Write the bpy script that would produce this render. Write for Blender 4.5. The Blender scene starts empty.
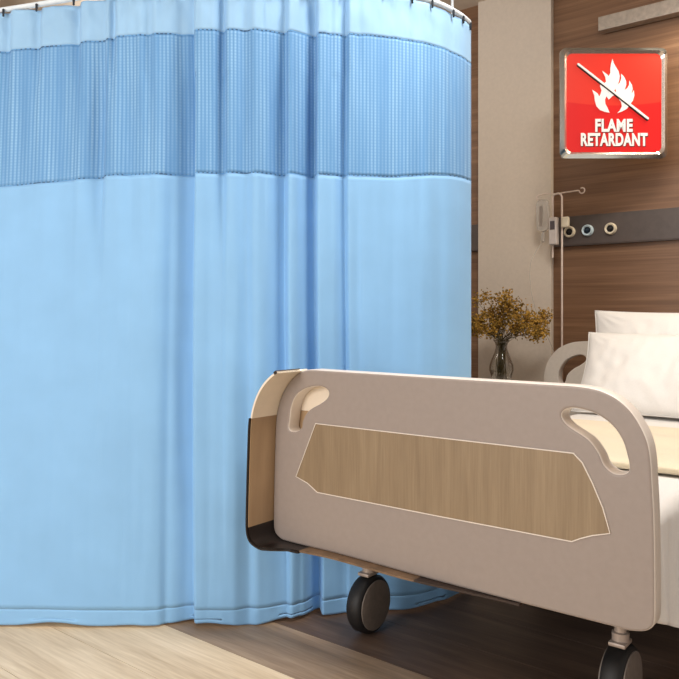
import bpy, bmesh, math, random
from mathutils import Vector, Matrix, noise
random.seed(7)
C = bpy.context.scene.collection
PI = math.pi

# ---------------------------------------------------------------- camera frame
# world axes: X runs along the footboard and the back wall, Y along the bed towards the wall
CX, CY, CZ = 1.518, -1.595, 0.95
CO, SI = 0.7816, 0.6238
F, PX0, HY = 740.0, 339.5, 315.0

def cam(X, Y, Z):                       # camera-frame metres -> world
    return Vector((CX + CO * X - SI * Y, CY + SI * X + CO * Y, Z))

def on_y(px, py, y):                    # point of the plane Y = y seen at a pixel
    a = (px - PX0) / F
    du, dv, dz = CO * a - SI, SI * a + CO, -(py - HY) / F
    t = (y - CY) / dv
    return Vector((CX + t * du, y, CZ + t * dz))

def on_z(px, py, z):
    a = (px - PX0) / F
    t = (z - CZ) / (-(py - HY) / F)
    return Vector((CX + t * (CO * a - SI), CY + t * (SI * a + CO), z))

# ---------------------------------------------------------------- materials
def s2l(c):
    return tuple(((v / 255) / 12.92 if v / 255 <= .04045 else ((v / 255 + .055) / 1.055) ** 2.4) for v in c) + (1,)

def mat(name, col, rough=.5, metal=0, noise_amt=.06, nscale=30, bump=0, coat=0, trans=0, sheen=0, alpha=1, ior=1.45):
    m = bpy.data.materials.new(name); m.use_nodes = True
    nt = m.node_tree; b = nt.nodes['Principled BSDF']
    b.inputs['Roughness'].default_value = rough; b.inputs['Metallic'].default_value = metal
    b.inputs['Coat Weight'].default_value = coat; b.inputs['Transmission Weight'].default_value = trans
    b.inputs['Sheen Weight'].default_value = sheen; b.inputs['Alpha'].default_value = alpha
    b.inputs['IOR'].default_value = ior
    tc = nt.nodes.new('ShaderNodeTexCoord'); nz = nt.nodes.new('ShaderNodeTexNoise')
    nz.inputs['Scale'].default_value = nscale; nz.inputs['Detail'].default_value = 4
    nt.links.new(tc.outputs['Object'], nz.inputs['Vector'])
    cr = nt.nodes.new('ShaderNodeValToRGB')
    c = s2l(col)
    cr.color_ramp.elements[0].position = .3; cr.color_ramp.elements[1].position = .7
    cr.color_ramp.elements[0].color = tuple(v * (1 - noise_amt) for v in c[:3]) + (1,)
    cr.color_ramp.elements[1].color = tuple(min(1, v * (1 + noise_amt)) for v in c[:3]) + (1,)
    nt.links.new(nz.outputs['Fac'], cr.inputs['Fac']); nt.links.new(cr.outputs['Color'], b.inputs['Base Color'])
    if bump:
        bp = nt.nodes.new('ShaderNodeBump'); bp.inputs['Strength'].default_value = bump; bp.inputs['Distance'].default_value = .004
        nt.links.new(nz.outputs['Fac'], bp.inputs['Height']); nt.links.new(bp.outputs['Normal'], b.inputs['Normal'])
    return m

def wood(name, stops, scale=(1.2, 1, 40), rough=.5, coat=0, bump=.1, detail=6, big=(.5, .5, 5), fine=(3, 3, 200)):
    m = bpy.data.materials.new(name); m.use_nodes = True
    nt = m.node_tree; b = nt.nodes['Principled BSDF']; b.inputs['Roughness'].default_value = rough
    b.inputs['Coat Weight'].default_value = coat
    tc = nt.nodes.new('ShaderNodeTexCoord')
    outs = []
    for sc, d in ((scale, detail), (big, 3), (fine, 3)):
        mp = nt.nodes.new('ShaderNodeMapping'); mp.inputs['Scale'].default_value = sc
        nt.links.new(tc.outputs['Object'], mp.inputs['Vector'])
        nz = nt.nodes.new('ShaderNodeTexNoise'); nz.inputs['Scale'].default_value = 1; nz.inputs['Detail'].default_value = d
        nz.inputs['Distortion'].default_value = .4
        nt.links.new(mp.outputs['Vector'], nz.inputs['Vector']); outs.append(nz.outputs['Fac'])
    m1 = nt.nodes.new('ShaderNodeMix'); m1.inputs['Factor'].default_value = .35
    nt.links.new(outs[0], m1.inputs['A']); nt.links.new(outs[1], m1.inputs['B'])
    m2 = nt.nodes.new('ShaderNodeMix'); m2.inputs['Factor'].default_value = .3
    nt.links.new(m1.outputs['Result'], m2.inputs['A']); nt.links.new(outs[2], m2.inputs['B'])
    cr = nt.nodes.new('ShaderNodeValToRGB')
    while len(cr.color_ramp.elements) < len(stops): cr.color_ramp.elements.new(.5)
    for e, (p, c) in zip(cr.color_ramp.elements, stops): e.position = p; e.color = s2l(c)
    nt.links.new(m2.outputs['Result'], cr.inputs['Fac']); nt.links.new(cr.outputs['Color'], b.inputs['Base Color'])
    bp = nt.nodes.new('ShaderNodeBump'); bp.inputs['Strength'].default_value = bump; bp.inputs['Distance'].default_value = .002
    nt.links.new(m2.outputs['Result'], bp.inputs['Height']); nt.links.new(bp.outputs['Normal'], b.inputs['Normal'])
    return m

M = {}
M['walnut'] = wood('walnut_panelling', [(.32, (94, 65, 44)), (.47, (118, 85, 60)), (.57, (132, 98, 71)), (.70, (154, 119, 90))], scale=(1.1, 1, 30), rough=.45, fine=(2.5, 2.5, 170))
M['pillar'] = mat('greige_plaster', (210, 197, 182), .8, noise_amt=.03, nscale=60, bump=.15)
M['ceiling'] = mat('ceiling_paint', (214, 200, 184), .9, noise_amt=.03)
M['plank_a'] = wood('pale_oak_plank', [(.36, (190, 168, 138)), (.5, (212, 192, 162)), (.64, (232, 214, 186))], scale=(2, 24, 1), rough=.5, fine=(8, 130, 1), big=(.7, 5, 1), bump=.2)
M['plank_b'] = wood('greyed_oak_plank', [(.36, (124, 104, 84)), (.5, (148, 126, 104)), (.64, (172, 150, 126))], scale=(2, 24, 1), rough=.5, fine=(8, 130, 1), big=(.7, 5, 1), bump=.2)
M['plank_shaded'] = wood('dark_shaded_oak_plank', [(.36, (74, 58, 48)), (.5, (92, 74, 62)), (.64, (112, 92, 78))], scale=(2, 24, 1), rough=.5, fine=(8, 130, 1), big=(.7, 5, 1), bump=.2)  # dark board tone with the shade under the bed painted in
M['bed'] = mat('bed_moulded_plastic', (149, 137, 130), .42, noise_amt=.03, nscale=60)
M['headboard'] = mat('brightened_headboard_plastic', (230, 220, 208), .42, noise_amt=.03, nscale=60)  # bed plastic painted paler here, making up for little light on the headboard
M['lit_edge_rim'] = mat('bed_plastic_lit_edge_rim', (226, 216, 206), .4, noise_amt=.02)  # inlay rim colour, also the painted-in light on board edges
M['inlay'] = wood('oak_laminate', [(.34, (124, 104, 80)), (.5, (137, 117, 91)), (.66, (150, 130, 103))], scale=(34, 1, 2.5), rough=.5, fine=(220, 1, 8), big=(4, 1, .7), bump=.05)
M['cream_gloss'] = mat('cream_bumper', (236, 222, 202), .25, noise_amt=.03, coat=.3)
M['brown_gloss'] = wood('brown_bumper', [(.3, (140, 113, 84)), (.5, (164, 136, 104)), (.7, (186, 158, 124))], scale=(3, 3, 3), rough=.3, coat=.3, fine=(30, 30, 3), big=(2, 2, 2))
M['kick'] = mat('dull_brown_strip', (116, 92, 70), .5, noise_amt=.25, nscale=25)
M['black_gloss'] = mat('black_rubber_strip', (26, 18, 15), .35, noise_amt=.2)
M['tyre'] = mat('black_tyre', (24, 22, 22), .55)
M['hub'] = mat('grey_wheel_cover', (116, 106, 98), .5, noise_amt=.1, nscale=80)
M['steel'] = mat('painted_steel', (176, 160, 148), .4, metal=.3)
M['chassis'] = mat('dark_brown_base', (52, 38, 31), .6, noise_amt=.15)
M['white'] = mat('white_cotton', (232, 229, 225), .9, noise_amt=.02, sheen=.2, nscale=200, bump=.12)
M['cream'] = mat('cream_blanket', (234, 220, 192), .95, noise_amt=.03, sheen=.3, nscale=200, bump=.2)
M['service'] = mat('charcoal_service_panel', (84, 74, 70), .45, noise_amt=.08)
M['brushed'] = mat('brushed_metal', (188, 178, 166), .38, metal=.75, noise_amt=.14, nscale=45)
M['chrome'] = mat('chrome', (222, 214, 208), .18, metal=.9, noise_amt=.02)
M['polemetal'] = mat('pale_painted_pole', (226, 208, 196), .35, metal=.2)
M['ringw'] = mat('outlet_ring_cream', (226, 214, 190), .4)
M['ringb'] = mat('outlet_ring_blue', (200, 220, 230), .4)
M['socket'] = mat('outlet_socket', (26, 22, 20), .5)
M['socketb'] = mat('outlet_socket_blue', (22, 40, 54), .5)
M['bagp'] = mat('clear_bag_plastic', (228, 222, 214), .25, trans=.55, alpha=.75)
M['baglabel'] = mat('bag_grey_label', (150, 138, 128), .6)
M['pump'] = mat('pump_plastic', (196, 186, 180), .4)
M['pumpdark'] = mat('pump_dark', (84, 76, 78), .3)
M['glass'] = mat('vase_glass', (226, 226, 218), .05, noise_amt=0, alpha=.28)
def glass_mat():
    m = bpy.data.materials.new('vase_glass'); m.use_nodes = True; nt = m.node_tree
    for n in list(nt.nodes): nt.nodes.remove(n)
    o = nt.nodes.new('ShaderNodeOutputMaterial'); t = nt.nodes.new('ShaderNodeBsdfTransparent'); g = nt.nodes.new('ShaderNodeBsdfGlossy')
    t.inputs[0].default_value = (.90, .90, .88, 1); g.inputs['Roughness'].default_value = .04
    lw = nt.nodes.new('ShaderNodeLayerWeight'); lw.inputs[0].default_value = .25
    mx = nt.nodes.new('ShaderNodeMixShader'); nt.links.new(lw.outputs['Facing'], mx.inputs[0])
    nt.links.new(t.outputs[0], mx.inputs[1]); nt.links.new(g.outputs[0], mx.inputs[2]); nt.links.new(mx.outputs[0], o.inputs[0]); return m
M['glass'] = glass_mat()
M['stem'] = mat('dry_stem', (84, 72, 42), .8, noise_amt=.3)
M['bl1'] = mat('gold_blossom', (178, 136, 54), .8, noise_amt=.35, nscale=90)
M['bl2'] = mat('olive_blossom', (130, 102, 42), .8, noise_amt=.35, nscale=90)
M['cabinet'] = mat('white_laminate', (222, 214, 204), .5)
M['rail'] = mat('white_rail', (222, 232, 240), .35)
M['hook'] = mat('dark_hook', (26, 34, 44), .5)
M['signwhite'] = mat('sign_white', (250, 250, 250), .5, noise_amt=0)
M['signblack'] = mat('sign_black', (40, 14, 12), .6, noise_amt=0)
M['signframe'] = mat('sign_frame_metal', (196, 202, 204), .2, metal=1, noise_amt=.04, nscale=8)

def sign_red():
    m = bpy.data.materials.new('sign_red_face'); m.use_nodes = True
    nt = m.node_tree; b = nt.nodes['Principled BSDF']; b.inputs['Roughness'].default_value = .35
    tc = nt.nodes.new('ShaderNodeTexCoord'); sp = nt.nodes.new('ShaderNodeSeparateXYZ')
    nt.links.new(tc.outputs['Object'], sp.inputs[0])
    # printed wave: lighter red above a shallow arc, deeper red below
    q = nt.nodes.new('ShaderNodeMath'); q.operation = 'MULTIPLY'; nt.links.new(sp.outputs[0], q.inputs[0]); nt.links.new(sp.outputs[0], q.inputs[1])
    k = nt.nodes.new('ShaderNodeMath'); k.operation = 'MULTIPLY_ADD'; k.inputs[1].default_value = -.35; k.inputs[2].default_value = .012
    nt.links.new(q.outputs[0], k.inputs[0])
    a = nt.nodes.new('ShaderNodeMath'); a.operation = 'ADD'; nt.links.new(sp.outputs[2], a.inputs[0]); nt.links.new(k.outputs[0], a.inputs[1])
    mr = nt.nodes.new('ShaderNodeMapRange'); mr.inputs[1].default_value = -.002; mr.inputs[2].default_value = .002
    nt.links.new(a.outputs[0], mr.inputs[0])
    mx = nt.nodes.new('ShaderNodeMix'); mx.data_type = 'RGBA'
    mx.inputs[6].default_value = s2l((224, 22, 22)); mx.inputs[7].default_value = s2l((232, 52, 36))
    nt.links.new(mr.outputs[0], mx.inputs[0]); nt.links.new(mx.outputs[2], b.inputs['Base Color'])
    return m
M['signred'] = sign_red()

BL = (134, 184, 228)
def fabric(name, col, mesh=False, dash=False):
    m = bpy.data.materials.new(name); m.use_nodes = True
    nt = m.node_tree; b = nt.nodes['Principled BSDF']; b.inputs['Roughness'].default_value = .75
    b.inputs['Sheen Weight'].default_value = .1
    L = nt.links.new
    uv = nt.nodes.new('ShaderNodeTexCoord'); sp = nt.nodes.new('ShaderNodeSeparateXYZ'); L(uv.outputs['UV'], sp.inputs[0])
    def mth(op, x, y=None, z=None):
        n = nt.nodes.new('ShaderNodeMath'); n.operation = op
        for i, v in enumerate((x, y, z)):
            if v is None: continue
            if isinstance(v, (int, float)): n.inputs[i].default_value = v
            else: L(v, n.inputs[i])
        return n.outputs[0]
    if mesh:
        c = mth('MULTIPLY_ADD', mth('SINE', mth('MULTIPLY', sp.outputs[0], 2 * PI / 3.6)), .5, .5)
        r = mth('MULTIPLY_ADD', mth('SINE', mth('MULTIPLY', sp.outputs[1], 2 * PI / 3.1)), .5, .5)
        nz = nt.nodes.new('ShaderNodeTexNoise'); mp = nt.nodes.new('ShaderNodeMapping'); mp.inputs['Scale'].default_value = (.09, .006, 1)
        L(uv.outputs['UV'], mp.inputs[0]); L(mp.outputs[0], nz.inputs['Vector']); nz.inputs['Scale'].default_value = 1; nz.inputs['Detail'].default_value = 3
        k = mth('MULTIPLY', c, mth('MULTIPLY_ADD', r, .45, .55))
        mr = nt.nodes.new('ShaderNodeMapRange'); mr.inputs[1].default_value = .35; mr.inputs[2].default_value = .65; mr.inputs[3].default_value = .25; mr.inputs[4].default_value = .95
        L(nz.outputs['Fac'], mr.inputs[0])
        fac = mth('MULTIPLY', k, mr.outputs[0])
        mx = nt.nodes.new('ShaderNodeMix'); mx.data_type = 'RGBA'
        mx.inputs[6].default_value = s2l((92, 146, 198)); mx.inputs[7].default_value = s2l((146, 190, 226))
        L(fac, mx.inputs[0]); L(mx.outputs[2], b.inputs['Base Color'])
        bp = nt.nodes.new('ShaderNodeBump'); bp.inputs['Strength'].default_value = .3; bp.inputs['Distance'].default_value = .002
        L(fac, bp.inputs['Height']); L(bp.outputs['Normal'], b.inputs['Normal'])
    elif dash:
        w = mth('SINE', mth('MULTIPLY', sp.outputs[0], 2 * PI / 4.2))
        nz = nt.nodes.new('ShaderNodeTexNoise'); mp = nt.nodes.new('ShaderNodeMapping'); mp.inputs['Scale'].default_value = (.035, 0, 1)
        L(uv.outputs['UV'], mp.inputs[0]); L(mp.outputs[0], nz.inputs['Vector']); nz.inputs['Scale'].default_value = 1
        t = mth('ADD', w, mth('MULTIPLY_ADD', nz.outputs['Fac'], 10, -5.4))
        mr = nt.nodes.new('ShaderNodeMapRange'); mr.inputs[1].default_value = -.2; mr.inputs[2].default_value = .4; L(t, mr.inputs[0])
        mx = nt.nodes.new('ShaderNodeMix'); mx.data_type = 'RGBA'
        mx.inputs[6].default_value = s2l((100, 160, 214)); mx.inputs[7].default_value = s2l((40, 74, 112))
        L(mr.outputs[0], mx.inputs[0]); L(mx.outputs[2], b.inputs['Base Color'])
    else:
        nz = nt.nodes.new('ShaderNodeTexNoise'); nz.inputs['Scale'].default_value = .02; nz.inputs['Detail'].default_value = 3
        L(uv.outputs['UV'], nz.inputs['Vector'])
        cr = nt.nodes.new('ShaderNodeValToRGB'); cc = s2l(col)
        cr.color_ramp.elements[0].position = .3; cr.color_ramp.elements[0].color = tuple(v * .96 for v in cc[:3]) + (1,)
        cr.color_ramp.elements[1].position = .7; cr.color_ramp.elements[1].color = tuple(min(1, v * 1.03) for v in cc[:3]) + (1,)
        L(nz.outputs['Fac'], cr.inputs[0]); L(cr.outputs[0], b.inputs['Base Color'])
        n2 = nt.nodes.new('ShaderNodeTexNoise'); n2.inputs['Scale'].default_value = 1.2; L(uv.outputs['UV'], n2.inputs['Vector'])
        bp = nt.nodes.new('ShaderNodeBump'); bp.inputs['Strength'].default_value = .06; bp.inputs['Distance'].default_value = .002
        L(n2.outputs['Fac'], bp.inputs['Height']); L(bp.outputs['Normal'], b.inputs['Normal'])
    return m
M['cloth'] = fabric('blue_curtain_cloth', BL)
M['clothhead'] = fabric('blue_curtain_header_cloth', (148, 190, 226))
M['net'] = fabric('blue_curtain_net', BL, mesh=True)
M['stitch'] = fabric('navy_stitching', BL, dash=True)

# ---------------------------------------------------------------- object helpers
def thing(name, loc, label=None, cat=None, group=None):
    o = bpy.data.objects.new(name, None); C.objects.link(o); o.location = loc; o.empty_display_size = .1
    if label: o['label'] = label; o['category'] = cat
    if group: o['group'] = group
    return o

def wloc(o):
    v = Vector((0, 0, 0))
    while o: v += o.location; o = o.parent
    return v

def put(name, me, m, parent=None, label=None, smooth=None, origin=None):
    """link mesh `me` (world coordinates); parts become children of their thing"""
    o = bpy.data.objects.new(name, me); C.objects.link(o)
    base = wloc(parent) if parent else Vector((0, 0, 0))
    org = Vector(origin) if origin is not None else base
    me.transform(Matrix.Translation(-org)); o.location = org - base
    if parent: o.parent = parent
    if m:
        idx = [p.material_index for p in me.polygons] if isinstance(m, (list, tuple)) else None
        me.materials.clear()
        for x in (m if isinstance(m, (list, tuple)) else [m]): me.materials.append(x)
        if idx: me.polygons.foreach_set('material_index', idx)
    if label: o['label'] = label
    if smooth is not None:
        me.polygons.foreach_set('use_smooth', [True] * len(me.polygons))
        if smooth < 180: 
            try: me.set_sharp_from_angle(angle=math.radians(smooth))
            except Exception: pass
    me.update()
    return o

def tag(o, label, cat, group=None):
    o['label'] = label; o['category'] = cat
    if group: o['group'] = group
    return o

def struct(name, me, m, smooth=None):
    o = put(name, me, m, smooth=smooth); o['kind'] = 'structure'; return o

class MB:
    def __init__(s): s.bm = bmesh.new()
    def box(s, a, b, bev=0, seg=2):
        a, b = Vector(a), Vector(b)
        r = bmesh.ops.create_cube(s.bm, size=1)
        vs = r['verts']; c = (a + b) / 2; d = b - a
        for v in vs: v.co = Vector((v.co.x * d.x, v.co.y * d.y, v.co.z * d.z)) + c
        if bev:
            es = list({e for v in vs for e in v.link_edges})
            bmesh.ops.bevel(s.bm, geom=es, offset=bev, segments=seg, profile=.5, affect='EDGES')
        return s
    def tube(s, pts, r, n=12, cap=True, closed=False):
        pts = [Vector(p) for p in pts]; rings = []
        up = None
        for i, p in enumerate(pts):
            if closed: t = (pts[(i + 1) % len(pts)] - pts[i - 1])
            else: t = (pts[min(i + 1, len(pts) - 1)] - pts[max(i - 1, 0)])
            t.normalize()
            if up is None:
                up = Vector((0, 0, 1)) if abs(t.z) < .9 else Vector((1, 0, 0))
            x = (up - t * up.dot(t)).normalized(); y = t.cross(x); up = x
            rr = r[i] if isinstance(r, (list, tuple)) else r
            rings.append([s.bm.verts.new(p + (x * math.cos(2 * PI * k / n) + y * math.sin(2 * PI * k / n)) * rr) for k in range(n)])
        m = len(rings)
        for i in range(m if closed else m - 1):
            a, b = rings[i], rings[(i + 1) % m]
            for k in range(n): s.bm.faces.new((a[k], a[(k + 1) % n], b[(k + 1) % n], b[k]))
        if cap and not closed:
            s.bm.faces.new(rings[0][::-1]); s.bm.faces.new(rings[-1])
        return s
    def lathe(s, prof, c, axis=Vector((0, 0, 1)), n=40, cap=True):
        c = Vector(c); axis = Vector(axis).normalized()
        x = axis.orthogonal().normalized(); y = axis.cross(x); rings = []
        for r, h in prof:
            r = max(r, .0004)
            rings.append([s.bm.verts.new(c + axis * h + (x * math.cos(2 * PI * k / n) + y * math.sin(2 * PI * k / n)) * r) for k in range(n)])
        for a, b in zip(rings, rings[1:]):
            for k in range(n): s.bm.faces.new((a[k], a[(k + 1) % n], b[(k + 1) % n], b[k]))
        if cap: s.bm.faces.new(rings[0][::-1]); s.bm.faces.new(rings[-1])
        return s
    def mesh(s, name='m'):
        me = bpy.data.meshes.new(name); bmesh.ops.recalc_face_normals(s.bm, faces=s.bm.faces); s.bm.to_mesh(me); s.bm.free(); return me

def smooth_path(pts, sub=5, closed=True, sharp=()):
    out = []; n = len(pts)
    rng = range(n if closed else n - 1)
    for i in rng:
        p0, p1, p2, p3 = (Vector(pts[(i + k) % n if closed else min(max(i + k, 0), n - 1)]) for k in (-1, 0, 1, 2))
        for j in range(sub):
            t = j / sub
            # centripetal-ish: clamp tangents to the segment length so corners do not overshoot
            d = (p2 - p1).length
            m1 = (p2 - p0); m2 = (p3 - p1)
            if i in sharp: m1 = (p2 - p1)
            if (i + 1) % n in sharp: m2 = (p2 - p1)
            m1 = m1.normalized() * d if m1.length > 1e-9 else m1; m2 = m2.normalized() * d if m2.length > 1e-9 else m2
            h = t * t * (3 - 2 * t)
            out.append(p1 * (1 + 2 * t) * (1 - t) ** 2 + m1 * t * (1 - t) ** 2 + p2 * h + m2 * t * t * (t - 1))
    if not closed: out.append(Vector(pts[-1]))
    return out

def extruded(loops, y_front, y_back, bev=.0, seg=2):
    """2-D loops in (x, z) -> solid slab between y_front and y_back with rounded rims"""
    cu = bpy.data.curves.new('c', 'CURVE'); cu.dimensions = '2D'; cu.fill_mode = 'BOTH'
    t = y_back - y_front
    cu.extrude = max(t / 2 - bev, .0001); cu.bevel_depth = bev; cu.bevel_resolution = seg; cu.offset = -bev
    for lp in loops:
        sp = cu.splines.new('POLY'); sp.points.add(len(lp) - 1)
        for p, q in zip(sp.points, lp): p.co = (q[0], q[1], 0, 1)
        sp.use_cyclic_u = True
    o = bpy.data.objects.new('c', cu); C.objects.link(o)
    dg = bpy.context.evaluated_depsgraph_get()
    me = bpy.data.meshes.new_from_object(o.evaluated_get(dg))
    bpy.data.objects.remove(o)
    me.transform(Matrix(((1, 0, 0, 0), (0, 0, -1, (y_front + y_back) / 2), (0, 1, 0, 0), (0, 0, 0, 1))))
    return me

def pl(pts, y):                          # pixel outline -> (x, z) outline in plane Y = y
    return [(p.x, p.z) for p in (on_y(a, b, y) for a, b in pts)]

WALL = 2.24
HB = 2.02                                # front face of the headboard

# ---------------------------------------------------------------- the room
ceil_z = on_y(475, 6, WALL).z
struct('wall_back', MB().box((-4.2, WALL, 0), (4.2, WALL + .12, ceil_z)).mesh(), M['walnut'])
struct('wall_left', MB().box((-4.32, -4.5, 0), (-4.2, WALL + .12, ceil_z)).mesh(), M['pillar'])
struct('ceiling', MB().box((-4.32, -4.5, ceil_z), (4.2, WALL + .12, ceil_z + .1)).mesh(), M['ceiling'])
# floor boards run along X; pale, greyed, then dark with the bed's shade painted in
e1 = on_z(250, 660, 0).y; e2 = on_z(350, 649, 0).y
pw = e2 - e1
bm = bmesh.new()
edges = [-4.5]; y = e1
ys = [e1]
while ys[0] > -4.5 + pw: ys.insert(0, ys[0] - pw)
while ys[-1] < WALL - pw: ys.append(ys[-1] + pw)
ys = [-4.5] + ys + [WALL]
i1 = min(range(len(ys)), key=lambda i: abs(ys[i] - e1))
for i in range(len(ys) - 1):
    a, b = ys[i], ys[i + 1]
    r = bmesh.ops.create_cube(bm, size=1)
    for v in r['verts']:
        v.co = Vector((0 + v.co.x * 8.4, (a + b) / 2 + v.co.y * (b - a - .0016), -.02 + v.co.z * .04))
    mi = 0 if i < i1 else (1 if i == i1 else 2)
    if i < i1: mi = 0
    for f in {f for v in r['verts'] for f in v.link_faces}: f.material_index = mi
me = bpy.data.meshes.new('floor'); bm.to_mesh(me); bm.free()
struct('floor', me, [M['plank_a'], M['plank_b'], M['plank_shaded']])
# greige pilaster on the wall
pL, pR = on_y(478, 200, WALL - .035).x, on_y(551, 200, WALL - .035).x
struct('trim_1', MB().box((pL, WALL - .035, 0), (pR, WALL, ceil_z), .002, 1).mesh(), M['pillar'])
struct('baseboard_back', MB().box((pR, WALL - .015, 0), (4.2, WALL, .09), .003, 1).mesh(), M['service'])

# ---------------------------------------------------------------- wall service panel
zt = on_y(640, 210.3, WALL - .03).z; zb = on_y(640, 241, WALL - .03).z
sp_ = thing('wall_service_panel', (2.0, WALL, zb), 'long charcoal medical service panel with three round outlets on wood wall behind bed', 'wall panel')
put('panel_body', MB().box((pR + .002, WALL - .03, zb), (3.6, WALL, zt), .003).mesh(), M['service'], sp_)
put('trim_strip', MB().box((pR + .002, WALL - .031, zb - .004), (3.6, WALL, zb), .001).mesh(), M['service'], sp_)
first = None
for px, py, b in ((570, 232, 0), (588, 230.5, 1), (611, 228.8, 0)):
    p = on_y(px, py, WALL - .03)
    rad = .030
    ring = put('gas_outlet', MB().lathe([(rad * .62, 0), (rad, 0), (rad, .012), (rad * .86, .02), (rad * .62, .016), (rad * .58, .004)], p, (0, -1, 0), 36).mesh(), M['ringb' if b else 'ringw'], sp_,
               label='pale blue ringed outlet' if b else None, smooth=40, origin=p)
    put('socket', MB().lathe([(.018, .0), (.018, .010), (.010, .0105), (.009, .022), (.004, .024)], p, (0, -1, 0), 28).mesh(), M['socketb' if b else 'socket'], ring, smooth=40)
sl = thing('wall_service_panel', (pL - .5, WALL, zb), 'short charcoal band on the wood strip between curtain edge and greige pilaster', 'wall panel')
put('panel_body', MB().box((-3.6, WALL - .03, zb), (pL - .002, WALL, zt), .003).mesh(), M['service'], sl)

# ---------------------------------------------------------------- wall light bar
q = on_y(598, 17, WALL - .07); q2 = on_y(598, 31, WALL - .07)
wl = thing('wall_light_bar', (q.x + .8, WALL, q2.z), 'long brushed silver light bar mounted high on the wood wall', 'wall lamp')
put('housing', MB().box((q.x, WALL - .07, q2.z), (q.x + 1.9, WALL - .01, q.z), .003).mesh(), M['brushed'], wl)
put('mounting_bracket', MB().box((q.x + .3, WALL - .012, q2.z + .015), (q.x + 1.6, WALL, q.z - .015)).mesh(), M['service'], wl)

# ---------------------------------------------------------------- hospital bed
bed = thing('hospital_bed', (.535, 1.0, 0), 'greige moulded hospital bed with wood inlay footboard, handle cutouts and black casters', 'bed')
T = .05
outer_px = [(274.5, 445), (273, 520), (274, 531), (277.7, 536.7), (283, 540.5), (335, 553.3), (430, 579.5), (520, 603.2), (617, 628), (629, 631), (641, 631.9), (649, 630),
            (654, 624), (655, 600), (654, 520), (652, 480), (651, 462.5), (648.2, 444.8), (642, 429), (630.5, 411), (615.8, 398), (599, 390), (579, 386.2), (557, 384.6), (460, 378.8),
            (325, 370.3), (309, 369.6), (301, 371.5), (293, 377.5), (285.4, 387), (279.4, 400), (276, 415)]
OUT = pl(outer_px, 0)
sm_out = [tuple(v) for v in smooth_path(OUT, 4)]
rh = [(562, 413), (567, 409), (576.6, 408.5), (596, 414.3), (612, 426), (622, 440.7), (627, 457), (628.8, 468), (627, 472.5), (620, 474.3), (612, 472.5), (604, 465), (599, 453.7), (589.6, 440.7), (580, 433.6), (568.5, 426), (562.5, 419)]
lh = [(288.6, 428), (289.4, 420), (291, 407), (295, 397), (301.6, 390.7), (309.7, 387.4), (319.4, 386.6), (326, 389), (328.3, 393), (326.7, 398), (321, 402.8), (311, 408.5), (305.6, 414), (302, 421.5), (301.3, 427), (297.5, 430.8), (291, 431)]
RH = [tuple(v) for v in smooth_path(pl(rh, 0), 4)]
LH = [tuple(v) for v in smooth_path(pl(lh, 0), 4)]
def lit_edges(me):
    for p in me.polygons: p.material_index = 1 if abs(p.normal.y) < .6 else 0  # side faces get a paler copy of the plastic, painting light onto the rims
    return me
fb = put('footboard', lit_edges(extruded([sm_out, RH, LH], 0, T, .006, 3)), [M['bed'], M['lit_edge_rim']], bed, smooth=35)
# wood inlay and its raised rim
inl = [(315.9, 423.9), (573.4, 453.7), (582, 463), (592, 483), (602.5, 508), (609.7, 533), (592, 535), (580, 538), (571.8, 541), (440, 516), (317.5, 492), (308, 483), (296.4, 476.4)]
IN = pl(inl, -.002)
def offset_loop(lp, d):
    out = []; n = len(lp)
    area = sum(lp[i][0] * lp[(i + 1) % n][1] - lp[(i + 1) % n][0] * lp[i][1] for i in range(n))
    sg = 1 if area > 0 else -1
    for i in range(n):
        a, b, c = Vector(lp[i - 1]), Vector(lp[i]), Vector(lp[(i + 1) % n])
        t1, t2 = (b - a).normalized(), (c - b).normalized()
        nn = (Vector((t1.y, -t1.x)) + Vector((t2.y, -t2.x))).normalized() * sg
        out.append(tuple(b + nn * d))
    return out
put('inlay_rim', extruded([offset_loop(IN, .0022), IN], -.0035, .004, .0), M['lit_edge_rim'], bed, label='thin pale raised rim around the wood inlay')
put('wood_inlay', extruded([IN], -.002, .006, .0), M['inlay'], bed, label='oak laminate panel set into the footboard')
# wrap-around bumper: starts on top of the left corner, runs down the side and tapers off along the bottom
path_px = [(301, 371.5), (293, 377.5), (285.4, 387), (279.4, 400), (276, 415), (274.5, 445), (273, 500), (272.8, 520), (274, 531), (277.7, 536.7), (283, 540.5), (335, 553.3), (430, 579.5), (520, 603.2)]
BP = smooth_path([Vector(p) for p in pl(path_px, 0)], 10, closed=False)
Ltot = [0]
for a, b in zip(BP, BP[1:]): Ltot.append(Ltot[-1] + (b - a).length)
zc = on_y(276, 415, 0).z; zd = on_y(273, 519, 0).z
iend = next(i for i, p in enumerate(BP) if p.y < on_y(283, 540, 0).z + .001 and p.x > .02)
def dep(i):
    i0 = min(range(iend), key=lambda k: abs(BP[k].y - on_y(273, 521, 0).z)); i1 = next(k for k in range(len(BP)) if k > iend and BP[k].x > on_y(296, 544, 0).x)
    if i <= i0: return .098
    if i <= i1: t = (Ltot[i] - Ltot[i0]) / (Ltot[i1] - Ltot[i0]); return .040 + .058 * max(0, 1 - t ** 1.9)
    t = (Ltot[i] - Ltot[i1]) / (Ltot[-1] - Ltot[i1])
    return .040 - .010 * sstep0(0, .25, t) - .026 * sstep0(.5, 1, t)
def sstep0(a, b, x): t = min(1, max(0, (x - a) / (b - a))); return t * t * (3 - 2 * t)
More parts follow.
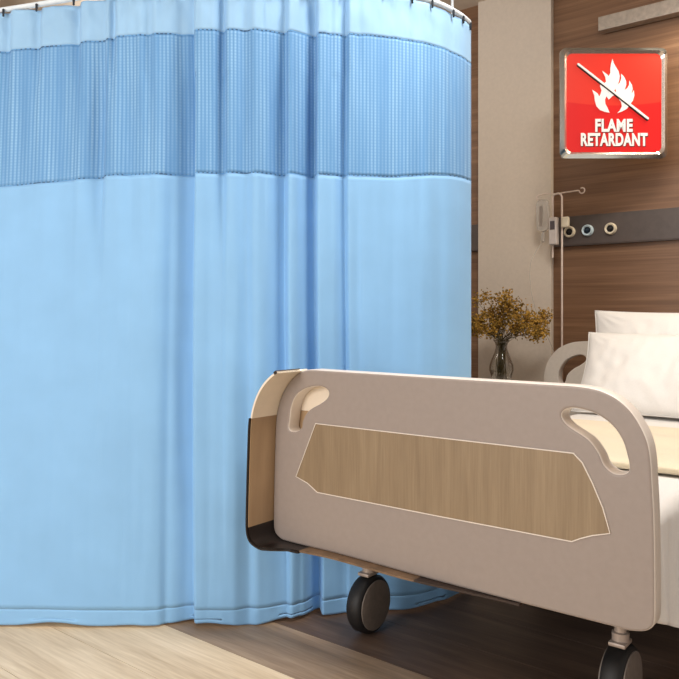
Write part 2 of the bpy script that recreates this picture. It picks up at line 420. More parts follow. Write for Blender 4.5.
def strip(i0, i1, off0=0, off1=.006, dfun=dep, front=None):
    bm = bmesh.new(); rows = []
    for i in range(i0, i1 + 1):
        p = BP[i]; a = BP[max(i - 1, 0)]; b = BP[min(i + 1, len(BP) - 1)]
        t = (b - a).normalized(); nn = Vector((t.y, -t.x))      # outward of the panel
        if nn.dot(p - Vector((.5, .5))) < 0: nn = -nn
        q0, q1 = p + nn * off0, p + nn * off1
        d = dfun(i); y0 = front(i) if front else .03
        rows.append([bm.verts.new((q0.x, y0, q0.y)), bm.verts.new((q0.x, -d, q0.y)), bm.verts.new((q1.x, -d, q1.y)), bm.verts.new((q1.x, y0, q1.y))])
    for a, b in zip(rows, rows[1:]):
        for k in range(4): bm.faces.new((a[k], a[(k + 1) % 4], b[(k + 1) % 4], b[k]))
    bm.faces.new(rows[0]); bm.faces.new(rows[-1][::-1])
    bmesh.ops.recalc_face_normals(bm, faces=bm.faces)
    me = bpy.data.meshes.new('s'); bm.to_mesh(me); bm.free(); return me
ic = min(range(iend), key=lambda i: abs(BP[i].y - zc)); idd = min(range(iend), key=lambda i: abs(BP[i].y - zd))
i_br = next(i for i in range(len(BP)) if i > iend and BP[i].x > on_y(306, 547, 0).x)
i_dk = next(i for i in range(len(BP)) if BP[i].x > on_y(418, 577, 0).x and i > iend)
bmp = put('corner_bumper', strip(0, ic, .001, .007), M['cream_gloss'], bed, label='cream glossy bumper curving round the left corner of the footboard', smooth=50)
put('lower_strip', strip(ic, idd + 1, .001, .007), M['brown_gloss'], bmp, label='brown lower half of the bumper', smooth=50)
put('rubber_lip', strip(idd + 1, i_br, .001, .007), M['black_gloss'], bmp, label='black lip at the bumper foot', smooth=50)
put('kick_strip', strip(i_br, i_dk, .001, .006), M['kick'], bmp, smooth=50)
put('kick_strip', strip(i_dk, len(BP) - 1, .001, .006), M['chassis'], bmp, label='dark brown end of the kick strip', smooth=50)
put('edge_seal', strip(ic, i_br, .004, .0085, dfun=lambda i: dep(i) + .006, front=lambda i: -dep(i) + .006), M['black_gloss'], bmp, smooth=50)
put('end_cap', strip(0, 3, .0015, .010, dfun=lambda i: .1, front=lambda i: -.0), M['chassis'], bmp, label='dark brown end cap on top of the bumper')
# rear cover plate behind the left cutout
cz = on_y(305, 408, T + .002).z
put('cutout_cover', MB().box((.02, T - .001, cz - .008), (.235, T + .007, .768), .002).mesh(), M['cream_gloss'], fb, label='cream plate closing the back of the left handle cutout')
put('cutout_cover_base', MB().box((.02, T - .001, .56), (.235, T + .007, cz - .008), .002).mesh(), M['brown_gloss'], fb, label='brown lower part of the cutout cover')
# headboard, same design
hb_px = [(545, 385), (545.6, 372.5), (550, 360), (558.6, 349.8), (571, 344), (583, 342.6)]
HL = pl(hb_px, HB); xm = .535
hl = [(HL[0][0], .30)] + [(HL[0][0], .60)] + HL
hr = [(2 * xm - x, z) for x, z in hl][::-1]
HO = [tuple(v) for v in smooth_path(hl + [(xm, HL[-1][1] + .004)] + hr, 5, closed=True, sharp=(0, len(hl) * 2))]
hh = pl([(558.5, 379), (559.3, 370.4), (564.7, 361.5), (573, 356.5), (582, 355.2), (586, 358.8), (582, 363.8), (573, 369), (567, 375), (564.7, 382), (561.5, 384)], HB)
HH = [tuple(v) for v in smooth_path(hh, 4)]
HH2 = [(2 * xm - x, z) for x, z in HH]
put('headboard', lit_edges(extruded([HO, HH, HH2], HB, HB + T, .006, 3)), [M['headboard'], M['lit_edge_rim']], bed, smooth=35)
# deck, chassis, cross bars
put('mattress_deck', MB().box((.33, T + .01, .335), (1.02, HB - .01, .375), .006).mesh(), M['chassis'], bed)
put('side_rail', MB().box((.33, T, .29), (.37, HB, .335), .004).mesh(), M['chassis'], bed)
put('side_rail', MB().box((.98, T, .29), (1.02, HB, .335), .004).mesh(), M['chassis'], bed)
for y0 in (.155, 1.80):
    put('cross_bar', MB().box((.14, y0, .235), (.98, y0 + .05, .292), .005).mesh(), M['chassis'], bed)
for x0 in (.40, .88):
    put('footboard_bracket', MB().box((x0, T - .002, .292), (x0 + .05, .21, .336), .004).mesh(), M['chassis'], bed)
put('base_cover', MB().box((.46, .78, .03), (.86, 1.70, .20), .012).mesh(), M['chassis'], bed, label='dark brown cover box under the bed')
for y0 in (.9, 1.4):
    put('lift_column', MB().box((.58, y0, .19), (.70, y0 + .12, .336), .006).mesh(), M['chassis'], bed)
def caster(x, y):
    R = .085
    c = put('caster', MB().lathe([(.020, .175), (.020, .200), (.014, .202), (.014, .238)], (x, y, 0), n=20).box((x - .020, y - .030, .172), (x + .020, y + .024, .182), .003).mesh(), M['steel'], bed, smooth=40, origin=(x, y, 0))
    put('wheel', MB().lathe([(.02, -.026), (R - .018, -.026), (R - .006, -.024), (R, -.014), (R, .014), (R - .006, .024), (R - .012, .0265), (.02, .0265)], (x, y, R + .001), (1, 0, 0), 56).mesh(), M['tyre'], c, smooth=40)
    for s in (1, -1):
        put('wheel_cover', MB().lathe([(.02, .020), (R - .012, .020), (R - .013, .029), (R - .022, .032), (.03, .034), (.004, .0345)], (x, y, R + .001), (s, 0, 0), 48).mesh(), M['hub'], c, smooth=30)
caster(.201, .196); caster(.945, .190); caster(.201, 1.82); caster(.945, 1.82)

# ---------------------------------------------------------------- bedding
MT = .51
mb = MB().box((.315, T + .045, .376), (1.03, HB - .02, MT), .03, 4)
tag(put('mattress', mb.mesh(), M['white'], smooth=50), 'white mattress lying on the hospital bed frame', 'mattress')

def cloth_grid(name, nx, ny, f, m, thick=.006, mats=None):
    verts = []; faces = []
    for j in range(ny + 1):
        for i in range(nx + 1): verts.append(tuple(f(i / nx, j / ny)))
    for j in range(ny):
        for i in range(nx):
            a = j * (nx + 1) + i; faces.append((a, a + 1, a + nx + 2, a + nx + 1))
    me = bpy.data.meshes.new(name); me.from_pydata(verts, [], faces)
    o = put(name, me, m, smooth=180)
    md = o.modifiers.new('s', 'SOLIDIFY'); md.thickness = thick; md.offset = 0
    return o

def drape_profile(s, x0, xe, top, bot, r=.03):
    """s metres from the left edge of a cover lying on the bed and falling over its right side"""
    flat = xe - x0 - r
    if s < flat: return x0 + s, top
    a = (s - flat) / r
    if a < PI / 2: return x0 + flat + r * math.sin(a), top - r + r * math.cos(a)
    return xe, top - r - (s - flat - r * PI / 2)
def sheet(u, v, y0=T + .035, y1=1.98, x0=.32, xe=1.052, top=MT + .008, bot=.155):
    s_tot = xe - x0 + (top - bot) - .03 * 2 + .03 * PI / 2
    y = y0 + (y1 - y0) * v
    x, z = drape_profile(u * s_tot, x0, xe, top, bot)
    bt = bot + .33 * max(0, .46 - y) if bot < .2 else bot
    if z < top - .03: z = (top - .03) + (z - top + .03) * (top - .03 - bt) / (top - .03 - bot)
    h = max(0, (top - z) / (top - bot))
    n = noise.noise(Vector((x * 5, y * 6, z))) * .006 * (1 - h)
    fold = h * (.010 * math.sin(y * 55 + 1.5 * math.sin(y * 9)) + .006 * math.sin(y * 121 + z * 4))
    return Vector((x + fold + h * .012, y, z + max(n, -.002) + h * .006 * math.sin(y * 17)))
o = cloth_grid('bed_sheet', 90, 260, lambda u, v: sheet(u, v), M['white'])
tag(o, 'white sheet draped over the mattress and hanging down the right side', 'sheet')
yb0, yb1 = .47, 1.18
def blanket(u, v):
    p = sheet(u, (yb0 + (yb1 - yb0) * v - T - .035) / (1.98 - T - .035), xe=1.075, top=MT + .026, bot=.30)
    e = min(v, 1 - v) * (yb1 - yb0)
    p.z += .012 * (1 - math.exp(-e / .015)) + .006 * noise.noise(Vector((p.x * 4, p.y * 9, 3)))
    return p
o = cloth_grid('blanket', 70, 140, blanket, M['cream'], .018)
tag(o, 'cream folded blanket laid across the bed in front of the pillows', 'blanket')

def pillow(cx, cy, cz, w, h, t, lean, label, seed, cell=70):
    verts = []; faces = []; N = cell
    root = thing('pillow', (cx, cy, cz), label, 'pillow', 'white pillows propped on the headboard')
    rot = Matrix.Rotation(lean, 4, 'X')
    def pt(a, b, s):
        sx, sz = a * 2 - 1, b * 2 - 1
        # sides pulled in, corners poking out
        x = sx * w / 2 * (1 - .055 * (1 - sz * sz)); z = sz * h / 2 * (1 - .06 * (1 - sx * sx))
        k = max(0, (1 - abs(sx) ** 2.6) * (1 - abs(sz) ** 2.6))
        th = t / 2 * k ** .5
        wr = noise.noise(Vector((x * 7 + seed, z * 7, s * 2))) * .018 + noise.noise(Vector((x * 22, z * 16 + seed, s))) * .009
        cd = min(math.hypot(abs(sx) - 1, abs(sz) - 1), .5)
        wr += (.5 - cd) * .024 * math.sin(18 * math.atan2(1.02 - abs(sz), 1.02 - abs(sx)))
        th += wr * min(1, k * 2)
        return rot @ Vector((x, -s * th, z + h / 2))
    for s in (1, -1):
        base = len(verts)
        for j in range(N + 1):
            for i in range(N + 1): verts.append(pt(i / N, j / N, s))
        for j in range(N):
            for i in range(N):
                a = base + j * (N + 1) + i; q = (a, a + 1, a + N + 2, a + N + 1)
                faces.append(q if s == 1 else q[::-1])
    me = bpy.data.meshes.new('p'); me.from_pydata([tuple(v + Vector((cx, cy, cz))) for v in verts], [], faces)
    bm = bmesh.new(); bm.from_mesh(me); bmesh.ops.remove_doubles(bm, verts=bm.verts, dist=.0005); bm.to_mesh(me); bm.free()
    put('pillowcase', me, M['white'], root, smooth=180)
    lp = []
    for k in range(4 * 24):
        q = k / 24; e = int(q); f = q - e
        a, b = ((f, 0), (1, f), (1 - f, 1), (0, 1 - f))[e]
        lp.append(pt(a, b, 1) + Vector((cx, cy, cz)))
    put('piping', MB().tube(lp, .0035, 8, closed=True).mesh(), M['white'], root, smooth=180)
    return root
pillow(.645, 1.835, MT + .016, .76, .455, .12, math.radians(-13), 'back white pillow standing upright against the headboard', 3)
pillow(.665, 1.56, MT + .020, .74, .40, .15, math.radians(-32), 'front white pillow leaning on the pillow behind it', 11)

# ---------------------------------------------------------------- curtain
KN = [(-90, 2.54, 2.33), (0, 2.455, 2.262), (60, 2.38, 2.252), (120, 2.30, 2.248), (200, 2.25, 2.248), (250, 2.245, 2.255), (280, 2.25, 2.275), (300, 2.262, 2.295), (325, 2.28, 2.325), (350, 2.295, 2.345),
      (388, 2.315, 2.36), (424, 2.36, 2.39), (440, 2.40, 2.42), (455, 2.46, 2.48), (464, 2.51, 2.53), (471, 2.57, 2.57)]
def lerpk(px, k):
    for a, b in zip(KN, KN[1:]):
        if px <= b[0]:
            t = (px - a[0]) / (b[0] - a[0]); return a[k] + (b[k] - a[k]) * t
    return KN[-1][k]
def base_y(px, k):
    return sum(lerpk(min(max(px + d, -90), 471), k) for d in (-8, -4, 0, 4, 8)) / 5 if px < 458 else lerpk(px, k)
ZT, ZM1, ZM0, ZH = 1.950, 1.820, 1.385, .052
def bump(x, c, wl, wr): d = x - c; w = wl if d < 0 else wr; return math.exp(-(d / w) ** 2)
def sstep(a, b, x): t = min(1, max(0, (x - a) / (b - a))); return t * t * (3 - 2 * t)
# (px, width left, width right, depth, depth at hem / body / net / header)
FO = [(191, 25, 2.2, .050, (.6, .9, 1, .6)), (167, 4, 5, .006, (1, 1, .6, .2)), (210, 8, 9, .007, (.2, 1, 1, 0)), (246, 9, 7, .020, (.5, .9, 1, .8)),
      (284, 18, 3.5, .044, (.3, .9, 1, .6)), (315, 14, 2.0, .046, (1, 1, 1, .7)), (346, 9, 2.0, .022, (.2, .9, 1, .9)), (358, 4, 4, .004, (0, 1, .5, .2)),
      (392, 14, 8, .006, (1, .6, .6, .2)), (438, 12, 7, .007, (1, .9, .5, .3)), (418, 5, 5, .003, (0, .4, 1, .5)),
      (102, 13, 3.5, .030, (0, .04, 1, .5)), (131, 9, 10, .014, (0, .1, 1, .3)), (62, 10, 14, .010, (0, .1, 1, .4)), (222, 7, 3.5, .022, (0, .25, 1, 1)), (148, 8, 5, .010, (0, 0, .8, 1.2)),
      (76, 7, 3, .018, (0, 0, .25, 1)), (38, 6, 3, .014, (0, 0, .15, 1)), (112, 5, 3, .018, (0, 0, 0, 1)), (9, 5, 3, .012, (0, 0, .1, 1)), (262, 5, 3, .008, (0, 0, .5, 1)),
      (25, 6, 6, .005, (0, 0, 1, .2)), (-40, 16, 6, .03, (1, 1, 1, 1)), (330, 5, 4, .006, (0, .3, .8, 1)), (300, 5, 3, .008, (.5, .5, .8, .3))]
HZ = (.0, .7, 1.55, 1.90)
def fold(px, z):
    d = 0
    for c, wl, wr, a, hs in FO:
        if abs(px - c) > 60: continue
        if z <= HZ[1]: t = (z - HZ[0]) / (HZ[1] - HZ[0]); k = hs[0] + (hs[1] - hs[0]) * sstep(0, 1, t)
        elif z <= HZ[2]: t = sstep(.35, 1, (z - HZ[1]) / (HZ[2] - HZ[1])); k = hs[1] + (hs[2] - hs[1]) * t
        else: t = sstep(0, 1, (z - HZ[2]) / (HZ[3] - HZ[2])); k = hs[2] + (hs[3] - hs[2]) * t
        cc = c + (1.2 * math.sin(z * 3 + c) if z < 1.7 else 0) + (3 if c == 315 and z < .5 else 0)
        d += a * k * bump(px, cc, wl, wr)
    d += .010 * noise.noise(Vector((px * .016, z * .8, 1)))
    up = sstep(1.3, 1.75, z)
    d += up * .0045 * noise.noise(Vector((px * .11, z * 2.2, 5))) + .0012 * noise.noise(Vector((px * .12, z * 3, 9)))
    hd = sstep(ZM1 - .02, ZT, z)
    d += hd * .008 * noise.noise(Vector((px * .07 + z * 9, z * 12, 2)))          # crumpling of the header tape
    d += math.exp(-((z - ZH) / .007) ** 2) * (.0002 + .0022 * noise.noise(Vector((px * .05, 0, 8))))
    return d
def cpt(px, z, off=0):
    t = 1 - min(1, max(0, z / ZT)); t = t ** 1.3
    y0, y1 = base_y(px, 1), base_y(px, 2)
    Y = y0 + (y1 - y0) * t
    damp = 1 - .75 * sstep(455, 471, px)
    D = fold(px, z) * damp
    X = (px - PX0) / F * y0
    zz = z + math.exp(-((z - ZM0) / .22) ** 2) * (.030 * sstep(380, 471, px) - .016 * (1 - sstep(0, 120, px)))
    if z < .02: zz = z + .010 * (noise.noise(Vector((px * .022, 0, 4))) + .45)
    return cam(X, Y + D * 1.3 - off, zz)
def cols():
    c = []; x = -90
    while x < 471: c.append(x); x += .8 if 60 < x < 380 else 1.4
    c.append(471); return c
COL = cols()
curt = thing('hospital_curtain', tuple(cam(-.3, 2.35, 0)), 'large light blue privacy curtain with net top band hanging from curved rail', 'curtain')
def band(name, z0, z1, rows, m, off=0, label=None, thick=.0016):
    verts = []; faces = []; uvs = []
    for j in range(rows + 1):
        z = z0 + (z1 - z0) * j / rows
        for px in COL:
            verts.append(tuple(cpt(px, z, off))); uvs.append((px, z * 329))
    n = len(COL)
    for j in range(rows):
        for i in range(n - 1):
            a = j * n + i; faces.append((a, a + 1, a + n + 1, a + n))
    me = bpy.data.meshes.new(name); me.from_pydata(verts, [], faces)
    ul = me.uv_layers.new(name='UVMap')
    for l in me.loops: ul.data[l.index].uv = uvs[l.vertex_index]
    o = put(name, me, m, curt, label=label, smooth=180)
    if thick: md = o.modifiers.new('s', 'SOLIDIFY'); md.thickness = thick; md.offset = 0
    return o
band('header_band', ZM1, ZT, 14, M['clothhead'], label='solid pale blue heading above the net')
band('net_panel', ZM0, ZM1, 40, M['net'], label='light blue open net with fine ribbing')
band('cloth_body', ZH, ZM0, 90, M['cloth'])
band('hem', .004, ZH, 8, M['cloth'], 0)
band('stitching', ZM1 - .0016, ZM1 + .0012, 1, M['stitch'], .0022, 'dark dashed seam under the heading', 0)
band('stitching', ZM0 - .0012, ZM0 + .0012, 1, M['stitch'], .0022, 'dark dashed seam under the net', 0)
def rail_pt(px, z, dy=0):
    y0 = base_y(px, 1) + .004 + dy; return cam((px - PX0) / F * y0, y0, z)
RZ = 1.956
hook0 = None
for px in [-62, -28, 5, 38, 75, 112, 148, 187, 222, 249, 280, 312, 346, 384, 412, 432, 453, 463, 470]:
    p = rail_pt(px, RZ)
    if hook0 is None:
        hook0 = put('curtain_hook', MB().box((p.x - .003, p.y - .003, RZ - .022), (p.x + .003, p.y + .003, RZ + .004), .0015, 1).tube([(p.x, p.y, RZ - .012), (p.x, p.y, RZ + .002)], .004, 8).mesh(), M['hook'], curt, smooth=40, origin=p)
        h = hook0
    else:
        h = hook0.copy(); C.objects.link(h); h.parent = curt; h.location = p - curt.location
    q = cam(0, -.012, 0) - cam(0, 0, 0); h.location += q
rail = thing('curtain_rail', tuple(rail_pt(200, RZ)), 'curved white ceiling-hung rail carrying the blue curtain', 'curtain rail')
pts = [rail_pt(px, RZ + .006) for px in range(-90, 470, 6)]
last = rail_pt(469, RZ + .006); pts += [last] + [last + (cam(.012 * k * .2, .05 * k, 0) - cam(0, 0, 0)) for k in range(1, 12)]
put('track', MB().tube(pts, .0085, 12).mesh(), M['rail'], rail, smooth=60)
for px in (140, 330):
    p = rail_pt(px, RZ)
    put('drop_rod', MB().tube([(p.x, p.y, RZ + .01), (p.x, p.y, ceil_z)], .006, 10).lathe([(.03, -.012), (.03, 0)], (p.x, p.y, ceil_z), n=20).mesh(), M['rail'], rail, smooth=40)
p = pts[-1]
put('drop_rod', MB().tube([(p.x, p.y, RZ + .01), (p.x, p.y, ceil_z)], .006, 10).mesh(), M['rail'], rail, smooth=40)

# ---------------------------------------------------------------- bedside cabinet, vase, dried flowers
vp = on_y(501.5, 383.5, 1.90)
vz = vp.z; vx, vy = vp.x, 1.90
cab = thing('bedside_cabinet', (vx, 1.93, 0), 'low pale cabinet behind the footboard carrying the flower vase', 'cabinet')
cw = .145
put('body', MB().box((vx - cw, 1.72, .05), (vx + cw, 1.985, vz - .022), .004).mesh(), M['cabinet'], cab)
put('top', MB().box((vx - cw - .005, 1.71, vz - .022), (vx + cw + .005, 1.99, vz), .004).mesh(), M['cabinet'], cab)
for z0, z1 in ((.06, .30), (.31, vz - .032)):
    d = put('drawer', MB().box((vx - cw + .006, 1.704, z0), (vx + cw - .006, 1.722, z1), .003).mesh(), M['cabinet'], cab)
    put('handle', MB().tube([(vx - .05, 1.706, (z0 + z1) / 2), (vx - .05, 1.69, (z0 + z1) / 2), (vx + .05, 1.69, (z0 + z1) / 2), (vx + .05, 1.706, (z0 + z1) / 2)], .004, 8).mesh(), M['chrome'], d, smooth=60)
put('plinth', MB().box((vx - cw + .02, 1.74, 0), (vx + cw - .02, 1.98, .05)).mesh(), M['chassis'], cab)
prof = [(.002, .004), (.036, .004), (.050, .030), (.062, .068), (.061, .094), (.052, .122), (.039, .152), (.030, .178), (.029, .194), (.034, .211), (.043, .224)]
inner = [(r - .0025, max(h, .009)) for r, h in prof][::-1]
v_ = put('glass_vase', MB().lathe([(.002, .001), (.037, .001)] + prof[2:] + inner, (vx, vy, vz), n=40, cap=False).mesh(), M['glass'], smooth=180, origin=(vx, vy, vz))
tag(v_, 'curved clear glass vase of dried flowers beside the bed head', 'vase')
bq = thing('dried_flower_bouquet', (vx, vy, vz + .02), 'golden brown dried flower bouquet standing in the glass vase', 'flowers')
# envelope of the crown measured on the photo
env = [(472, 318, 12, 16), (484, 306, 13, 14), (500, 300, 16, 13), (515, 312, 17, 15), (530, 318, 13, 13), (543, 322, 10, 12), (490, 325, 14, 12), (506, 322, 16, 14), (522, 326, 12, 9), (478, 328, 10, 10), (538, 332, 10, 6), (500, 312, 16, 16)]
sb = MB(); tips = []
for (a, b, ra, rb) in env:
    for k in range(5):
        ang, rr = random.uniform(0, 2 * PI), math.sqrt(random.random())
        e = on_y(a + ra * rr * math.cos(ang) * .8, b + rb * rr * math.sin(ang) * .8, vy + random.uniform(-.10, .10))
        s = Vector((vx + random.uniform(-.025, .025), vy + random.uniform(-.025, .025), vz + .015))
        nk = Vector((vx + random.uniform(-.018, .018), vy + random.uniform(-.018, .018), vz + .195))
        pts = smooth_path([s, nk, nk.lerp(e, .5) + Vector((0, 0, .022)), e], 4, closed=False)
        sb.tube(pts, [.0011] * (len(pts) - 5) + [.0009] * 5, 5)
        tips.append((e, pts))
put('stems', sb.mesh(), M['stem'], bq, smooth=180)
for nm, mm, cnt in (('blossoms', 'bl1', 34), ('blossoms', 'bl2', 22)):
    bm = bmesh.new()
    for e, pts in tips:
        for k in range(cnt):
            q = e + Vector((random.gauss(0, .018), random.gauss(0, .018), random.gauss(0, .017)))
            sz = random.uniform(.0035, .0075)
            r = bmesh.ops.create_icosphere(bm, subdivisions=1, radius=sz)
            sx = Matrix.Rotation(random.uniform(0, PI), 3, Vector((random.random(), random.random(), random.random() + .01)).normalized())
            for v in r['verts']:
                c = v.co.copy(); c.z *= .45; c *= random.uniform(.75, 1.3); v.co = sx @ c + q
    me = bpy.data.meshes.new('b'); bm.to_mesh(me); bm.free()
    o = put(nm, me, M[mm], bq, label='golden blossom heads' if mm == 'bl1' else 'darker olive blossom heads'); o['kind'] = 'stuff'

# ---------------------------------------------------------------- drip stand
IY = 2.135
ib = on_y(562, 300, IY); ix = ib.x
zt_ = on_y(562, 193, IY).z
iv = thing('drip_stand', (ix, IY, 0), 'thin pale metal drip stand with curled hooks beside the greige pilaster', 'drip stand')
top = [(ix, IY, .06), (ix, IY, 1.0), (ix, IY, zt_ - .02), (ix - .006, IY, zt_ - .006), (ix - .02, IY, zt_), (ix - .045, IY, zt_ - .004), (ix - .05, IY, zt_ - .02), (ix - .05, IY, 1.25)]
put('pole', MB().tube(top, .0052, 10).mesh(), M['polemetal'], iv, smooth=60)
put('base', MB().lathe([(.09, .0), (.09, .02), (.03, .04), (.012, .07)], (ix, IY, .001), n=28).mesh(), M['steel'], iv, smooth=40)
r1 = on_y(578, 190.5, IY); r2 = on_y(538.5, 196.5, IY)
def curl(c, r, a0, a1, n=14): return [Vector((c.x + r * math.cos(a0 + (a1 - a0) * k / n), IY, c.z + r * math.sin(a0 + (a1 - a0) * k / n))) for k in range(n + 1)]
cc = on_y(582, 190.5, IY)
put('hook_arm', MB().tube([Vector((ix - .02, IY, zt_)), r1] + curl(cc, .014, PI, PI + 5.2), .0035, 8).mesh(), M['polemetal'], iv, smooth=60)
c2 = on_y(539, 197.5, IY)
put('hook_arm', MB().tube([Vector((ix - .03, IY, zt_ - .002)), on_y(545, 193.5, IY)] + curl(c2, .012, PI * .35, PI * .35 + 4.6), .0035, 8).mesh(), M['polemetal'], iv, smooth=60)
# pump clamped to the stand
pb0, pb1 = on_y(553, 222, IY), on_y(561, 245, IY)
pm = thing('infusion_pump', (pb0.x, IY, pb1.z), 'small grey infusion pump clamped to the drip stand', 'pump')
put('casing', MB().box((pb0.x - .006, IY - .045, pb1.z), (pb0.x + .036, IY - .008, pb0.z + .02), .006).mesh(), M['pump'], pm)
put('screen', MB().box((pb0.x + .003, IY - .048, pb0.z - .045), (pb0.x + .027, IY - .044, pb0.z), .001, 1).mesh(), M['pumpdark'], pm)
kc = on_y(566, 221, IY)
put('clamp_knob', MB().box((ix + .0055, IY - .03, kc.z - .035), (ix + .045, IY - .004, kc.z + .02), .008).mesh(), M['ringw'], pm, label='cream clamp block beside the pole')
# bag
b0, b1 = on_y(537, 201, IY - .02), on_y(549, 231, IY - .02)
bg = thing('drip_bag', (b0.x, IY - .02, b1.z), 'clear drip bag hanging from the left hook of the drip stand', 'drip bag')
w = (b1.x - b0.x); cxb = (b0.x + b1.x) / 2
ol = [(cxb - w * .3, b0.z), (cxb + w * .3, b0.z), (cxb + w * .5, b0.z - .02), (cxb + w * .5, b1.z + .02), (cxb + w * .25, b1.z), (cxb - w * .25, b1.z), (cxb - w * .5, b1.z + .02), (cxb - w * .5, b0.z - .02)]
put('bag', extruded([[tuple(v) for v in smooth_path(ol, 4)]], IY - .034, IY - .012, .007, 3), M['bagp'], bg, smooth=60)
put('label_strip', MB().box((cxb - w * .22, IY - .0355, b1.z + .025), (cxb + w * .05, IY - .0335, b0.z - .03)).mesh(), M['baglabel'], bg)
put('hanger_loop', MB().tube([(cxb - .012, IY - .022, b0.z - .004), (c2.x, IY - .006, c2.z - .013), (cxb + .012, IY - .022, b0.z - .004)], .0022, 6).mesh(), M['chrome'], bg)
tp = [on_y(a, b, IY - .02) for a, b in ((543, 231), (543, 240), (537, 250), (531, 262), (530, 278), (533, 300), (540, 322), (549, 340), (554, 352))]
put('drip_chamber', MB().lathe([(.004, -.06), (.009, -.052), (.009, -.012), (.004, 0)], (tp[0].x, IY - .02, tp[0].z), n=14).mesh(), M['bagp'], bg, smooth=60)
put('tube', MB().tube(smooth_path(tp, 5, closed=False), .0014, 6).mesh(), M['bagp'], bg, smooth=180)

# ---------------------------------------------------------------- FLAME RETARDANT sign
SY = 3.42                                # camera-frame depth
def sg(px, py): return ((px - PX0) / F * SY, CZ - (py - HY) / F * SY)
sc_ = sg(613.5, 103.2)
org = cam(sc_[0], SY, sc_[1])
sign = thing('flame_retardant_sign', tuple(org), 'square red flame retardant sign with crossed-out white flame in silver frame', 'sign')
sign.rotation_euler = (0, 0, math.atan2(SI, CO))
k_ = SY / F
def sl_(px, py): return ((px - 613.5) * k_, (103.2 - py) * k_)
def rr(x0, y0, x1, y1, r, n=6, cut=False):
    a = sl_(x0, y1); b = sl_(x1, y0); r *= k_
    pts = []
    for cx, cy, st in ((b[0] - r, b[1] - r, 0), (a[0] + r, b[1] - r, PI / 2), (a[0] + r, a[1] + r, PI), (b[0] - r, a[1] + r, 1.5 * PI)):
        m = 1 if cut else n
        for i in range(m + 1): t = st + PI / 2 * i / m; pts.append((cx + r * math.cos(t), cy + r * math.sin(t)))
    return pts
def sput(name, me, m, parent=None, label=None, smooth=35, dx=None):
    o = bpy.data.objects.new(name, me); C.objects.link(o); o.parent = parent or sign
    me.materials.clear(); me.materials.append(m)
    me.polygons.foreach_set('use_smooth', [True] * len(me.polygons)); me.set_sharp_from_angle(angle=math.radians(smooth))
    if label: o['label'] = label
    return o
def ring_mesh(lo, yo, li, yi):
    """bevelled band from outer loop (at depth yo) to inner loop (at depth yi)"""
    bm = bmesh.new()
    A = [bm.verts.new((p[0], .012, p[1])) for p in lo]; B = [bm.verts.new((p[0], yo, p[1])) for p in lo]; D = [bm.verts.new((p[0], yi, p[1])) for p in li]; E = [bm.verts.new((p[0], .012, p[1])) for p in li]
    n = len(A)
    for P, Q in ((A, B), (B, D), (D, E), (E, A)):
        for i in range(n): bm.faces.new((P[i], P[(i + 1) % n], Q[(i + 1) % n], Q[i]))
    bmesh.ops.recalc_face_normals(bm, faces=bm.faces)
    me = bpy.data.meshes.new('r'); bm.to_mesh(me); bm.free(); return me
fo = rr(560, 48, 667, 158.5, 6, cut=False, n=5)
fi = rr(563.5, 51.5, 663.5, 155, 7, n=5); f2 = rr(566.5, 54.5, 660.5, 152, 6, n=5)
frame = sput('frame', ring_mesh(fo, -.002, fi, -.016), M['signframe'], label='silver metal frame', smooth=25)
sput('inner_frame', ring_mesh(fi, -.016, f2, -.004), M['chrome'], frame, smooth=25)
sput('backing_plate', extruded([rr(562, 50, 665, 156.5, 8)], .004, .014, .0), M['signblack'])
face = sput('face_panel', extruded([rr(566, 54, 661, 152.5, 6)], -.006, .004, .0015), M['signred'], label='red sign face')
def zc_(x, y): return sl_(550 + x / 5.225, 35 + y / 5.223)
fl = [(323, 128), (330, 150), (342, 172), (355, 192), (361, 218), (358, 242), (350, 262), (362, 250), (369, 230), (368, 205), (384, 222), (394, 243), (395, 262), (386, 290), (400, 280), (410, 262), (411, 241), (424, 262), (428, 284),
      (422, 306), (428, 302), (434, 290), (437, 318), (430, 345), (414, 366), (398, 388), (372, 402), (348, 410), (362, 396), (372, 376), (368, 352), (352, 330), (346, 310), (338, 282), (330, 298), (333, 316), (322, 322), (304, 340),
      (292, 322), (284, 340), (286, 362), (298, 384), (308, 408), (284, 404), (258, 394), (240, 374), (232, 348), (228, 318), (217, 288), (232, 298), (246, 308), (254, 324), (262, 308), (266, 290), (258, 268), (262, 254), (278, 256), (290, 246), (286, 222), (270, 190), (290, 204), (304, 218), (312, 200), (312, 178), (316, 152)]
FL = [zc_(*p) for p in fl]
sput('flame_symbol', extruded([FL], -.0085, -.005, .0), M['signwhite'], face, 'white flame symbol')
s1, s2 = Vector(zc_(143, 155)), Vector(zc_(508, 440)); tt = (s2 - s1).normalized(); nn = Vector((-tt.y, tt.x)) * .0048
def bar(off, w=1.0): return [tuple(s1 + nn * w + off), tuple(s1 - tt * .004 + off), tuple(s1 - nn * w + off), tuple(s2 - nn * w + off), tuple(s2 + tt * .004 + off), tuple(s2 + nn * w + off)]
sput('slash_outline', extruded([bar(Vector((-.002, -.005)), 1.15)], -.0098, -.005, .0), M['signblack'], face, 'dark line under the slash')
sput('diagonal_slash', extruded([bar(Vector((0, 0)))], -.012, -.005, .0005), M['signwhite'], face, 'white diagonal slash')
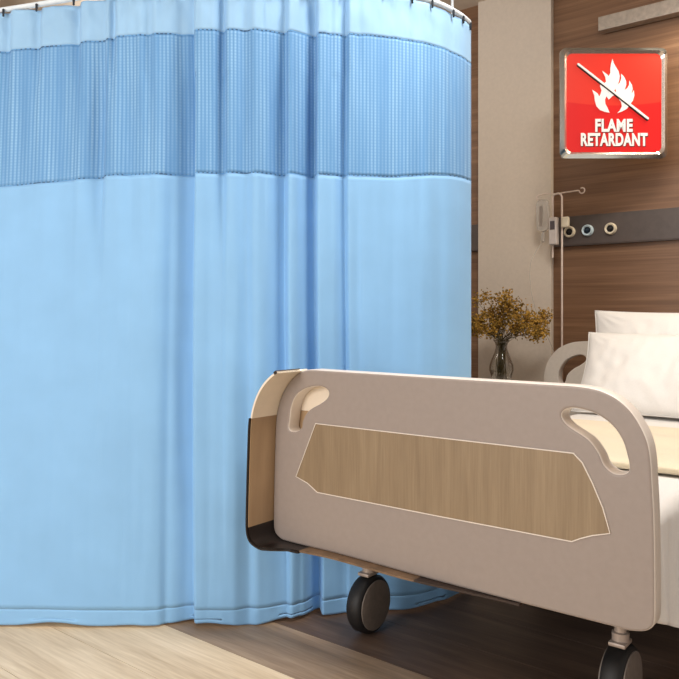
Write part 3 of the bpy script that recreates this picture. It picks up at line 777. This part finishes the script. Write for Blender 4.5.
def word(txt, x0, x1, y0, y1, m, yd, bold, name, off=(0, 0)):
    cu = bpy.data.curves.new('t', 'FONT'); cu.body = txt; cu.size = 1; cu.extrude = .002; cu.offset = bold; cu.space_character = 1.08
    o = bpy.data.objects.new('t', cu); C.objects.link(o)
    bpy.context.view_layer.update()
    me = bpy.data.meshes.new_from_object(o.evaluated_get(bpy.context.evaluated_depsgraph_get())); bpy.data.objects.remove(o)
    xs = [v.co.x for v in me.vertices]; ys_ = [v.co.y for v in me.vertices]
    a, b = sl_(x0, y1), sl_(x1, y0)
    for v in me.vertices:
        X = a[0] + (v.co.x - min(xs)) / (max(xs) - min(xs)) * (b[0] - a[0]) + off[0]
        Z = a[1] + (v.co.y - min(ys_)) / (max(ys_) - min(ys_)) * (b[1] - a[1]) + off[1]
        v.co = (X, yd - (v.co.z) * .5, Z)
    return sput(name, me, m, face)
for t_, x0, x1, y0, y1 in (('FLAME', 594.6, 632, 119.3, 132.3), ('RETARDANT', 580.2, 646.8, 133.4, 146.4)):
    word(t_, x0, x1, y0, y1, M['signblack'], -.0065, .052, 'lettering_shadow', (.0028, -.0028))
    word(t_, x0, x1, y0, y1, M['signwhite'], -.0085, .042, 'lettering')
# wall arm that carries the sign
wc = cam(sc_[0], SY, sc_[1]); wall_pt = Vector((wc.x + .02, WALL, wc.z))
inv = Matrix.Rotation(-math.atan2(SI, CO), 4, 'Z')
def loc_(v): return inv @ (Vector(v) - org)
dd = cam(0, .014, 0) - cam(0, 0, 0)
sput('wall_arm', MB().tube([loc_(wc + dd), loc_(wc + dd + Vector((-.02, .12, 0))), loc_(wall_pt)], .010, 10).mesh(), M['brushed'])

# ---------------------------------------------------------------- camera
cd = bpy.data.cameras.new('camera'); cd.sensor_width = 36; cd.lens = F / 679 * 36
cd.shift_y = -(PX0 - HY) / 679; cd.clip_start = .05
co = bpy.data.objects.new('camera', cd); C.objects.link(co)
co.location = (CX, CY, CZ); co.rotation_euler = (PI / 2, 0, math.atan2(SI, CO))
bpy.context.scene.camera = co

# ---------------------------------------------------------------- light
def area(name, loc, target, sx, sy, power, col):
    l = bpy.data.lights.new(name, 'AREA'); l.shape = 'RECTANGLE'; l.size = sx; l.size_y = sy; l.energy = power; l.color = col
    o = bpy.data.objects.new(name, l); C.objects.link(o); o.location = loc
    d = Vector(target) - Vector(loc); o.rotation_euler = d.to_track_quat('-Z', 'Y').to_euler(); return o
area('added_key_light', tuple(cam(-3.3, -1.3, 1.7)), tuple(cam(0, 2.3, 1.1)), 1.8, 1.9, 104, (1, .98, .97))  # unseen key light added at camera left; direction follows the curtain folds
area('ceiling_lamp', (1.1, .2, ceil_z - .02), (1.1, .35, 0), .8, .5, 44, (1, .95, .89))
area('ceiling_lamp', (.2, -1.9, ceil_z - .02), (.2, -1.9, 0), 1.2, 1.2, 20, (1, .96, .9))
area('wall_wash_lamp', (q.x + 1.35, WALL - .16, q2.z - .05), (q.x + 1.3, WALL + .02, .9), 1.0, .05, 11, (1, .84, .62))
area('added_ceiling_uplight', (-2.2, .9, 2.15), (-1.6, 1.2, ceil_z), 1.6, .3, 14, (1, .95, .88))  # added upward fill without a fixture, only to brighten the ceiling
w = bpy.data.worlds.new('world'); bpy.context.scene.world = w; w.use_nodes = True
w.node_tree.nodes['Background'].inputs[0].default_value = (1, .97, .94, 1)
w.node_tree.nodes['Background'].inputs[1].default_value = .62
vs = bpy.context.scene.view_settings
vs.view_transform = 'Standard'; vs.look = 'None'; vs.gamma = 1; vs.exposure = 0; vs.use_curve_mapping = False
